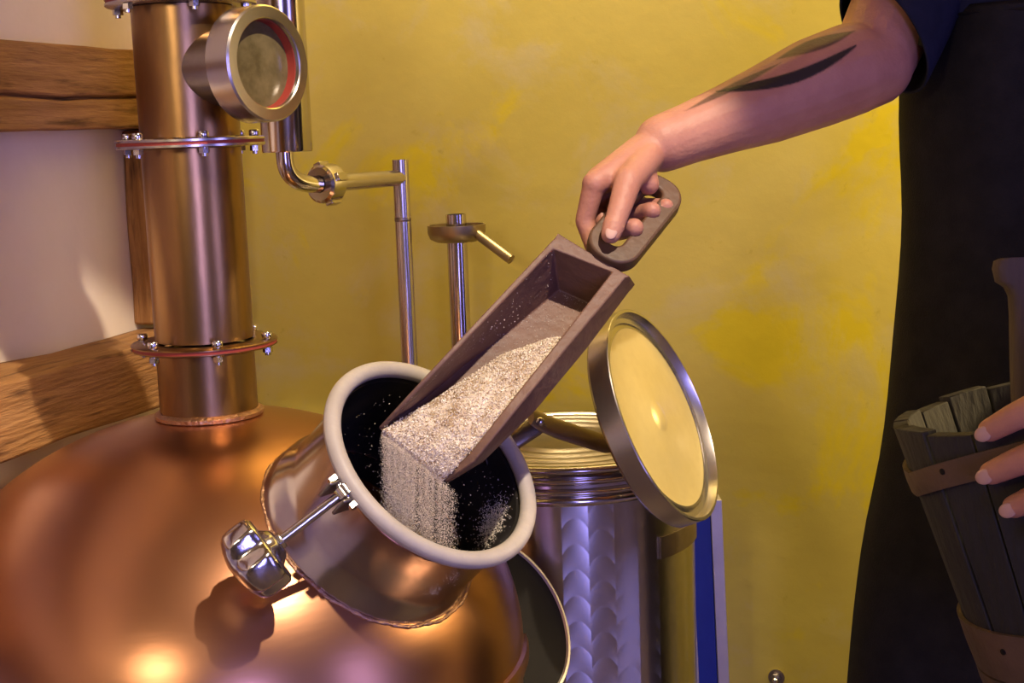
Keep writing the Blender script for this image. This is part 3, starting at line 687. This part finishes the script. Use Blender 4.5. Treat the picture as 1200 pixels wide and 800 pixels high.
# falling stream from the lip down into the hatch
v = []; f = []; c = []
def grit(P, size, col, V_, F_, Cc):
    d = nrm(rng.normal(size=3)); x = nrm(np.cross(d, (.3, .5, .8))); y = np.cross(d, x); o = len(V_)
    V_ += [P + d * size, P + x * size - d * size * .4, P + (y * .87 - x * .5) * size - d * size * .4, P - (y * .87 + x * .5) * size - d * size * .4]
    F_ += [(o, o + 1, o + 2), (o, o + 2, o + 3), (o, o + 3, o + 1), (o + 1, o + 3, o + 2)]; Cc += [col] * 4
for k in range(80000):
    r = rng.random()
    if r < .70: e = .04 + .60 * rng.beta(1.5, 1.5); cen = .36; L_ = .135
    elif r < .88: e = .60 + .36 * rng.beta(1.6, 1.8); cen = .78; L_ = .115
    elif r < .93: e = rng.random(); cen = e; L_ = .10
    else: e = .95 + .36 * rng.beta(1.2, 2.2); cen = e; L_ = .085
    e += .02 * math.sin(e * 60) * rng.random()
    drop = L_ * rng.random() ** 1.2; q = drop / .13
    lip = FL[-1] * (1 - e) + FR[-1] * e + su * (.006 * rng.random()) + (FR[-1] - FL[-1]) * (cen - e) * .30 * q
    P = lip - Z * drop - sb * (.0045 + .030 * math.sqrt(drop) * (.5 + .5 * rng.random())) + rng.normal(size=3) * (.0009 + .0022 * q)
    grit(P, .00022 + .00030 * rng.random() ** 2, (pale if rng.random() < .6 else flour) * (.9 + .25 * rng.random()), v, f, c)
for k in range(260):
    a = rng.random() * 6.28; rr = .09 * math.sqrt(rng.random()); P = O + (tx * math.cos(a) + ty * math.sin(a)) * rr + n * (-.03 + .03 * rng.random())
    flake(P, .0003 + .0006 * rng.random() ** 3, 1.2, flour, v, f, c)
tag(tinted('falling_grain', v, f, c, None, origin=O), 'stream of pale grain meal falling from scoop lip into hatch', 'grain', kind='stuff')
# meal gathered on the inner wall of the neck
pc = None; d_ = ray(578, 612)
for s in np.linspace(1.2, 1.8, 2000):
    q = C + d_ * s - O; h = q @ n
    if h < -.006 and np.linalg.norm(q - n * h) > .1055: pc = C + d_ * s; break
if pc is not None:
    v = []; f = []; c = []; q = pc - O; h0 = q @ n; a0 = math.atan2((q @ ty), (q @ tx))
    for k in range(1600):
        da = rng.normal() * .12; dh = rng.normal() * .014; P = O + n * (h0 + dh) + (tx * math.cos(a0 + da) + ty * math.sin(a0 + da)) * (.1057 - .0012 * rng.random())
        flake(P, .0005 + .0006 * rng.random(), 1.1, flour * (.75 + .2 * rng.random()), v, f, c)
    tag(tinted('settled_meal', v, f, c, None, origin=pc), 'patch of pale meal dusted on the dark inner hatch wall', 'grain dust', kind='stuff')
# ------------------------------------------------------------------ person
def remesh(name, mb, voxel, smooth, mt, parent, origin):
    o = build(name + '_src', mb, mt); o.data.materials.clear()
    r = o.modifiers.new('r', 'REMESH'); r.mode = 'VOXEL'; r.voxel_size = voxel; r.use_smooth_shade = True
    s = o.modifiers.new('s', 'SMOOTH'); s.factor = .5; s.iterations = smooth
    dg = bpy.context.evaluated_depsgraph_get(); me = bpy.data.meshes.new_from_object(o.evaluated_get(dg)); me.name = name
    src = o.data; bpy.data.objects.remove(o); bpy.data.meshes.remove(src)
    me.transform(Matrix.Translation(-Vector(origin))); me.materials.clear(); me.materials.append(MT[mt]); me.polygons.foreach_set('use_smooth', [True] * len(me.polygons))
    ob = bpy.data.objects.new(name, me); scn.collection.objects.link(ob); ob.parent = parent; ob.location = np.asarray(origin) - base_of(parent)
    return ob
PX, PY = .655, 1.74
person = thing('person', (PX, PY, 0), 'person in dark denim apron and navy shirt pouring from a wooden scoop', 'person')
mb = MB()
# right hand around the near bar of the loop handle, in scoop coordinates (t, w, u)
fing = {'index': [(.056, -.056, .020), (.030, -.046, -.010), (.015, -.022, -.0225), (.006, .000, -.010)],
        'middle': [(.076, -.055, .012), (.058, -.048, -.022), (.047, -.018, -.0235), (.040, .0055, .0100)],
        'ring': [(.095, -.049, .005), (.085, -.044, -.026), (.078, -.014, -.0245), (.0735, .0085, .0085)],
        'pinky': [(.110, -.042, -.002), (.104, -.036, -.026), (.099, -.010, -.022), (.093, .0165, .004)]}
frad = {'index': [.0125, .0105, .0098, .0082], 'middle': [.0135, .0115, .0108, .0106], 'ring': [.0128, .0110, .0104, .0101], 'pinky': [.0115, .0098, .0092, .0085]}
WR = hs(.158, -.028, .016)
for k_, pts in fing.items():
    P = [hs(*p) for p in pts]; mb.chain(P, frad[k_]); 
    mb.capsule(WR * .70 + P[0] * .30, P[0], .0200, frad[k_][0] * 1.08); mb.capsule(WR, WR * .6 + P[0] * .4, .0265, .0190)
mb.capsule(hs(.135, -.040, .014), hs(.066, -.058, .016), .0200, .0130)
th = [hs(.122, -.028, .024), hs(.072, -.026, .033), hs(.036, -.0145, .0285), hs(.0075, -.0065, .0215)]
mb.chain(th, [.0165, .0150, .0125, .0102]); mb.capsule(th[2] * .35 + th[3] * .65, th[3], .0122, .0106)
mb.capsule(th[0], hs(.066, -.050, .018), .015, .0115); mb.capsule(th[1], hs(.075, -.048, .015), .011, .0125)      # web of the thumb
mb.capsule(hs(.12, -.03, .004), hs(.10, -.012, .012), .016, .012)                                                # heel of the hand
EL = U(1020, 76, 1.61); SH = U(1128, -165, 1.74)
fa = [WR + (EL - WR) * t for t in (0, .12, .3, .5, .72, .9, 1)]
ext = nrm(V(0, 0, 1) - nrm(EL - WR) * ((EL - WR) / np.linalg.norm(EL - WR) @ Z))
mb.chain([p + ext * b for p, b in zip(fa, (0, 0, 0, 0, .003, .003, 0))], [.0320, .0335, .0385, .0455, .052, .053, .049])
mb.chain([EL, EL * .75 + SH * .25, EL * .5 + SH * .5, SH], [.048, .052, .056, .06])
# torso, neck, head
ZS = SH[2]
NKB = V(PX, PY + .01, ZS + .03)
for s in (-1, 1): mb.chain([V(PX + s * .15, PY, ZS - .01), V(PX + s * .04, PY + .005, ZS + .045)], [.062, .05])
mb.ellipsoid(V(PX, PY, ZS - .17), (V(1, 0, 0), V(0, 1, 0), Z), (.17, .105, .22)); mb.ellipsoid(V(PX, PY, ZS - .45), (V(1, 0, 0), V(0, 1, 0), Z), (.155, .10, .2))
mb.chain([NKB, NKB + V(-.01, -.015, .10)], [.062, .055])
HC_ = NKB + V(-.02, -.035, .20)
fd = nrm(V(-.45, -.8, -.35)); hu = nrm(Z - fd * (Z @ fd)); hr = np.cross(fd, hu)
mb.ellipsoid(HC_, (hr, fd, hu), (.074, .092, .112)); mb.ellipsoid(HC_ + fd * .03 - hu * .06, (hr, fd, hu), (.055, .062, .062))
mb.capsule(HC_ + fd * .092 + hu * .008, HC_ + fd * .112 - hu * .028, .007, .013); mb.ellipsoid(HC_ + fd * .086 - hu * .058, (hr, fd, hu), (.024, .010, .009))
for s in (-1, 1): mb.ellipsoid(HC_ + hr * s * .076 - hu * .01, (hr, fd, hu), (.010, .020, .032))
# left arm to the bucket (mirror side), fingers set below once the bucket is placed
RIMC = U(1246, 462, 1.36); BAX = nrm(V(-.19, .10, 1)); BH = .272; BOT = RIMC - BAX * BH
bxx = nrm(V(1, 0, 0) - BAX * BAX[0]); byy = np.cross(BAX, bxx)
def bucket_pt(a, q, r_out=0.):
    """a: angle round the bucket, q: 0 bottom .. 1 rim"""
    r = .124 + (.163 - .124) * q + r_out
    return BOT + BAX * BH * q + (bxx * math.cos(a) + byy * math.sin(a)) * r
def bucket_ray(px, py):
    best = None
    for a in np.linspace(math.radians(180), math.radians(300), 241):
        for q in np.linspace(.3, 1.25, 191):
            P = bucket_pt(a, q); x, y, d = pr(P); e = (x - px) ** 2 + (y - py) ** 2
            if best is None or e < best[0]: best = (e, P, a, q)
    return best
lf = []
for (tx_, ty_), (mx_, my_), rad in (((1168, 500), (1272, 436), .0128), ((1170, 549), (1280, 492), .0132), ((1195, 588), (1288, 540), .0128), ((1226, 620), (1294, 585), .011)):
    e, P, a, q = bucket_ray(tx_, ty_); e2_, P2, a2, q2 = bucket_ray(mx_, my_)
    o1 = bxx * math.cos(a) + byy * math.sin(a); pts = []
    for s, off in ((0, .0085), (.28, .013), (.62, .021), (1.0, .016)):
        aa = a + (a2 - a) * s; qq = q + (q2 - q) * s; pts.append(bucket_pt(aa, qq, rad + off - .006))
    mb.chain(pts, [rad * .82, rad * .95, rad, rad * 1.12]); lf.append((pts, rad, o1))
LW = lf[1][0][-1] + V(.078, .045, .005)
for pts, rad, o1 in lf: mb.capsule(LW, pts[-1], .022, .0135)
mb.chain([LW + V(-.012, -.01, .018), LW + V(-.034, -.018, .042), LW + V(-.056, -.014, .060), LW + V(-.078, -.008, .070)], [.018, .0145, .0115, .0098])
SHL = V(PX + .185, PY - .05, ZS - .02); ELL = LW * .48 + SHL * .52 + V(.055, .03, -.045)
mb.chain([LW, LW * .7 + ELL * .3, LW * .3 + ELL * .7, ELL], [.030, .036, .046, .046]); mb.chain([ELL, ELL * .5 + SHL * .5, SHL], [.047, .055, .06])
body = remesh('body', mb, .0023, 7, 'skin', person, (PX, PY, 0))
# dark ink blade on the forearm
co = np.empty(len(body.data.vertices) * 3, np.float32); body.data.vertices.foreach_get('co', co); co = co.reshape(-1, 3) + np.array([PX, PY, 0])
q = co - C; d = q @ cf; ipx = 600 + F * (q @ CR) / d; ipy = 400 - F * (q @ CU) / d
nrmls = np.empty(len(body.data.vertices) * 3, np.float32); body.data.vertices.foreach_get('normal', nrmls); nrmls = nrmls.reshape(-1, 3)
front = (np.einsum('ij,ij->i', nrmls, nrm(C - (WR + EL) / 2)[None]) > -.25)
ax = nrm(EL - WR); side_ = nrm(np.cross(ax, cf)); rel = co - WR; al = rel @ ax / np.linalg.norm(EL - WR); ac = rel @ side_
if pr(WR + side_)[1] > pr(WR)[1]: ac = -ac                      # across the arm, positive upwards
ink = np.zeros(len(co))
for a0, c0_, a1, c1_, bw in ((.26, .030, .86, .021, .0075),):
    tt = np.clip((al - a0) / (a1 - a0), 0, 1); mid = c0_ + (c1_ - c0_) * tt - .013 * np.sin(math.pi * tt); wid = bw * np.sin(math.pi * np.clip(tt, .02, .98)) ** .6 * (1 - .2 * tt)
    ink = np.maximum(ink, np.clip((wid - abs(ac - mid)) / .0015 + .5, 0, 1) * ((al > a0) & (al < a1)))
tt = np.clip((al - .10) / .45, 0, 1); ink = np.maximum(ink, .75 * np.clip((.004 * np.sin(math.pi * np.clip(tt, .02, .98)) - abs(ac - (.022 + .012 * tt))) / .0015 + .5, 0, 1) * ((al > .10) & (al < .55)))
tt = np.clip((al - .55) / .35, 0, 1); ink = np.maximum(ink, .8 * np.clip((.008 * np.sin(math.pi * np.clip(tt, .02, .98)) - abs(ac - (.040 - .002 * tt))) / .002 + .5, 0, 1) * ((al > .55) & (al < .9)))
ink = ink * front * (d < 1.66) * (al > 0.05)
at = body.data.attributes.new('ink', 'FLOAT', 'POINT'); at.data.foreach_set('value', ink.astype(np.float32))
# nails
def nail(tip, prev, outv, r, name='fingernail'):
    dd = nrm(tip - prev); ov = nrm(outv - dd * (outv @ dd)); sv = np.cross(dd, ov)
    build(name, MB().ellipsoid(tip + dd * r * .15 + ov * r * .80, (sv, dd, ov), (r * .62, r * .85, r * .22)), 'nail', body, 80)
nail(th[3], th[2], su + .25 * sw * 0 + CV(-.1, -.2, 1) * .6, .0100, 'thumbnail')
for pts, rad, o1 in lf: nail(pts[0], pts[1], o1, rad * .85)
for s in (-1, 1): build('eye', MB().ellipsoid(HC_ + fd * .078 + hr * s * .031 + hu * .01, (hr, fd, hu), (.013, .011, .009)), 'eye', body)
build('hair', MB().ellipsoid(HC_ - fd * .014 + hu * .022, (hr, fd, hu), (.082, .094, .104)), 'hair', body)
# shirt: torso shell and sleeves
mb = MB(); v = []; f = []; rings = [(.92, .150, .105), (1.05, .150, .105), (1.2, .155, .108), (1.30, .165, .112), (1.36, .188, .120), (ZS - .04, .205, .122), (ZS + .015, .200, .108), (ZS + .06, .150, .095), (ZS + .105, .078, .082)]; ns = 64
for z, a, b in rings:
    for i in range(ns): t = 2 * math.pi * i / ns; v.append((PX + a * math.copysign(abs(math.cos(t)) ** .85, math.cos(t)), PY + b * math.sin(t), z))
for j in range(len(rings) - 1):
    for i in range(ns): f.append((j * ns + i, j * ns + (i + 1) % ns, (j + 1) * ns + (i + 1) % ns, (j + 1) * ns + i))
mb.add(v, f)
hem = U(1034, 33, 1.62); sdn = nrm(SH - EL); hem = EL + sdn * ((hem - EL) @ sdn)
nv0 = len(mb.v)
mb.tube([hem - sdn * .004, hem, hem + sdn * .05, hem + sdn * .10, SH - sdn * .02, SH + sdn * .03 + V(.012, 0, 0), SH + sdn * .055 + V(.05, 0, 0), SH + sdn * .05 + V(.10, 0, .02)], [.066, .067, .070, .074, .080, .080, .074, .06], 40, cap=False)
hx = nrm(CR - sdn * (CR @ sdn))
for ii in range(nv0, nv0 + 120): q_ = V(*mb.v[ii]); mb.v[ii] = tuple(q_ - sdn * (.040 if ii < nv0 + 80 else .018) * (((q_ - hem) @ hx) / .066))
sdl = nrm(SHL - ELL); mb.tube([ELL + sdl * .09, ELL + sdl * .16, SHL - sdl * .02, SHL + sdl * .03 + V(-.012, 0, 0), SHL + sdl * .055 + V(-.05, .02, 0), SHL + sdl * .05 + V(-.10, .04, .02)], [.068, .074, .08, .08, .074, .06], 40, cap=False)
o = build('shirt', mb, 'shirt', person, 60); sm = o.modifiers.new('t', 'SOLIDIFY'); sm.thickness = .003
# trousers and shoes
for s in (-1, 1):
    hp = V(PX + s * .075, PY, .93); kn = V(PX + s * .10, PY - .01, .5); fo = V(PX + s * .115, PY + .02, .09)
    build('trouser_leg', MB().tube([hp, hp * .5 + kn * .5, kn, kn * .5 + fo * .5, fo], [.08, .08, .07, .064, .06], 32), 'trouser', person)
    build('shoe', MB().ellipsoid(V(fo[0] + s * .01, fo[1] - .06, .045), (V(1, 0, 0), V(0, 1, 0), Z), (.047, .135, .045)), 'shoe', person)
# apron: curved sheet from the bib down past the knees; left outline follows the body
ey = [(12, 1082), (60, 1066), (110, 1063), (170, 1066), (250, 1075), (330, 1073), (400, 1069), (480, 1066), (560, 1060), (640, 1044), (720, 1036), (800, 1031), (900, 1027), (1010, 1026)]
v = []; f = []; na = 72; zs = []
for py, px in ey:
    P = U(px, py, 1.70); zz = P[2]; xl = P[0]; zs.append(zz); a = PX - xl; b = .142 + .02 * min(1, max(0, (py - 300) / 400))
    for i in range(na + 1):
        t = math.radians(172 + (368 - 172) * i / na); fold = .006 * math.sin(5.5 * t + zz * 3) * (1 if py < 400 else 1.8) * (0 if i in (0,) else min(1, i / 10))
        v.append((PX + (a + fold * .4) * math.copysign(abs(math.cos(t)) ** .8, math.cos(t)), PY + (b + fold) * math.sin(t) - .002, zz))
for j in range(len(ey) - 1):
    for i in range(na): f.append((j * (na + 1) + i, j * (na + 1) + i + 1, (j + 1) * (na + 1) + i + 1, (j + 1) * (na + 1) + i))
ap = build('apron', MB().add(v, f), 'apron', person, 180); so = ap.modifiers.new('t', 'SOLIDIFY'); so.thickness = .003; so.offset = 1; sb2 = ap.modifiers.new('s', 'SUBSURF'); sb2.levels = 1; sb2.render_levels = 1
# bib hem and shoulder strap
hemp = [V(PX + (PX - U(1082, 12, 1.70)[0]) * math.copysign(abs(math.cos(t)) ** .8, math.cos(t)), PY + .1455 * math.sin(t), zs[0] - .012) for t in np.linspace(math.radians(182), math.radians(358), 40)]
build('bib_hem', MB().tube(hemp, .0026, 8, flat=3.2, upv=V(0, 1, 0)), 'apron', ap)
s_a = U(1079, 54, 1.59); s_b = U(1087, 0, 1.60)
build('shoulder_strap', MB().tube([s_a, s_a * .5 + s_b * .5 + V(0, -.004, 0), s_b, V(s_b[0] + .012, s_b[1] + .03, s_b[2] + .06), V(s_b[0] + .02, PY - .01, ZS + .075), V(s_b[0] + .03, PY + .12, ZS - .02)], [.0135, .0135, .0135, .014, .014, .014], 16, flat=.2, upv=V(0, -1, .2)), 'strap', ap)

# ------------------------------------------------------------------ coopered bucket held against the apron
bucket = thing('wooden_bucket', BOT, 'dark weathered stave bucket with wooden hoops held against the apron', 'bucket')
NST = 18
for k in range(NST):
    v = []; f = []; a0 = 2 * math.pi * k / NST; a1 = 2 * math.pi * (k + 1) / NST - .02; jit = rng.random() * .004; top = 1 + (rng.random() - .5) * .03
    for q in (-.02, .33, .66, top):
        for a in (a0, (a0 + a1) / 2, a1):
            for ro in (-.015, jit * .4): v.append(bucket_pt(a, q, ro))
    for j in range(3):
        b_ = j * 6; c_ = b_ + 6
        for p, q2 in ((0, 2), (2, 4)): f += [(b_ + p + 1, b_ + q2 + 1, c_ + q2 + 1, c_ + p + 1), (b_ + q2, b_ + p, c_ + p, c_ + q2)]
        f += [(b_, b_ + 1, c_ + 1, c_), (b_ + 5, b_ + 4, c_ + 4, c_ + 5)]
    f += [(0, 2, 3, 1), (2, 4, 5, 3), (18, 19, 21, 20), (20, 21, 23, 22)]
    build('stave', MB().add(v, f), 'stave', bucket, 40, bevel=.001, bseg=1)
build('bucket_bottom', MB().lathe([(.114, 0), (.114, .012), (0, .012)], BOT + BAX * .004, BAX, 48), 'stave', bucket)
def lift(a): return .15 * max(0., math.sin(a - math.pi)) ** 1.0
for q0, q1, slant in ((.0, .075, 0), (.085, .275, 0), (.755, .845, 1)):
    v = []; f = []; ns = 72
    for i in range(ns):
        a = 2 * math.pi * i / ns
        for q, ro in ((q0, .001), (q0, .0055), ((q0 + q1) / 2, .0062), (q1, .0055), (q1, .001)): v.append(bucket_pt(a, q + slant * lift(a), ro))
    for i in range(ns):
        for j in range(5): f.append((i * 5 + j, i * 5 + (j + 1) % 5, ((i + 1) % ns) * 5 + (j + 1) % 5, ((i + 1) % ns) * 5 + j))
    hp_ = build('hoop', MB().add(v, f), 'hoop', bucket, 40)
    for a in (205, 222):
        qq = (q0 + q1) / 2 + (.02 if a == 205 else -.02) * (q1 - q0) * 8; Pn = bucket_pt(math.radians(a), min(max(qq, q0 + .02), q1 - .02) + slant * lift(math.radians(a)), .0062); rn = bxx * math.cos(math.radians(a)) + byy * math.sin(math.radians(a))
        build('nail_head', MB().lathe([(.0032, -.001), (.003, .0008), (0, .0012)], Pn, rn, 10, cap=False), 'black', hp_)
# stave handle rising from the bucket
hh = U(1207, 470, 1.40); h1 = U(1203, 302, 1.40); ha = nrm(h1 - hh); pl = U(1190, 400, 1.4)
wpx = 1 / F * 1.40
v = []; f = []; st = [(-.10, 20), (0, 20), (.25, 20.5), (.6, 20), (.74, 21), (.80, 26), (.84, 36), (.93, 39), (.985, 37), (1.0, 31)]
Lh = np.linalg.norm(h1 - hh); cxh = nrm(CR - ha * (CR @ ha)); cyh = np.cross(ha, cxh)
for s, hw in st:
    for i in range(20):
        a = 2 * math.pi * i / 20; ca = math.copysign(abs(math.cos(a)) ** .5, math.cos(a)); sa = math.copysign(abs(math.sin(a)) ** .5, math.sin(a))
        v.append(hh + ha * Lh * s + cxh * ca * hw * wpx + cyh * sa * .013)
for j in range(len(st) - 1):
    for i in range(20): f.append((j * 20 + i, j * 20 + (i + 1) % 20, (j + 1) * 20 + (i + 1) % 20, (j + 1) * 20 + i))
f += [tuple(range(20)), tuple((len(st) - 1) * 20 + i for i in range(20))]
build('stave_handle', MB().add(v, f), 'bucket_handle', bucket, 50)

# ------------------------------------------------------------------ the lamps' own housings
t = thing('ceiling_spot', (KEY[0], KEY[1], HC), 'small ceiling spotlight housing above the still', 'spotlight')
build('spot_housing', MB().lathe([(.05, .02), (.05, .10), (.03, .125), (0, .125)], KEY, Z, 32, cap=False), 'steel_dark', t)
build('ceiling_mount', MB().tube([KEY + V(0, 0, .12), V(KEY[0], KEY[1], HC)], .008, 12), 'steel_dark', t)
t = thing('strip_light', (STRIP[0], STRIP[1], HC), 'slim ceiling strip light along the yellow wall', 'light')
build('strip_housing', MB().box(STRIP + V(0, 0, .018), (e1, e2, Z), (2.04, .07, .024)), 'steel_dark', t)
t = thing('floor_lamp', V(LAMP[0], LAMP[1], 0), 'slim dark floor lamp standing near the white plaster wall', 'lamp')
build('lamp_pole', MB().tube([V(LAMP[0], LAMP[1], .02), V(LAMP[0], LAMP[1], LAMP[2] - .16)], .012, 16), 'steel_dark', t)
build('lamp_base', MB().lathe([(.15, 0), (.15, .015), (.02, .03), (0, .03)], V(LAMP[0], LAMP[1], 0), Z, 40), 'steel_dark', t)
t = thing('wall_sconce', SCONCE + e2 * .12, 'small wall sconce on the yellow wall beyond the person', 'lamp')
build('sconce_plate', MB().lathe([(.05, 0), (.05, .012), (0, .012)], SCONCE + e2 * .14, -e2, 32), 'steel_dark', t)
build('sconce_arm', MB().tube([SCONCE + e2 * .13, SCONCE + e2 * .06 - Z * .10, SCONCE - Z * .09], .008, 12), 'steel_dark', t)
build('sconce_cup', MB().lathe([(0, -.095), (.035, -.092), (.05, -.075)], SCONCE, Z, 32, cap=False), 'steel_dark', t)
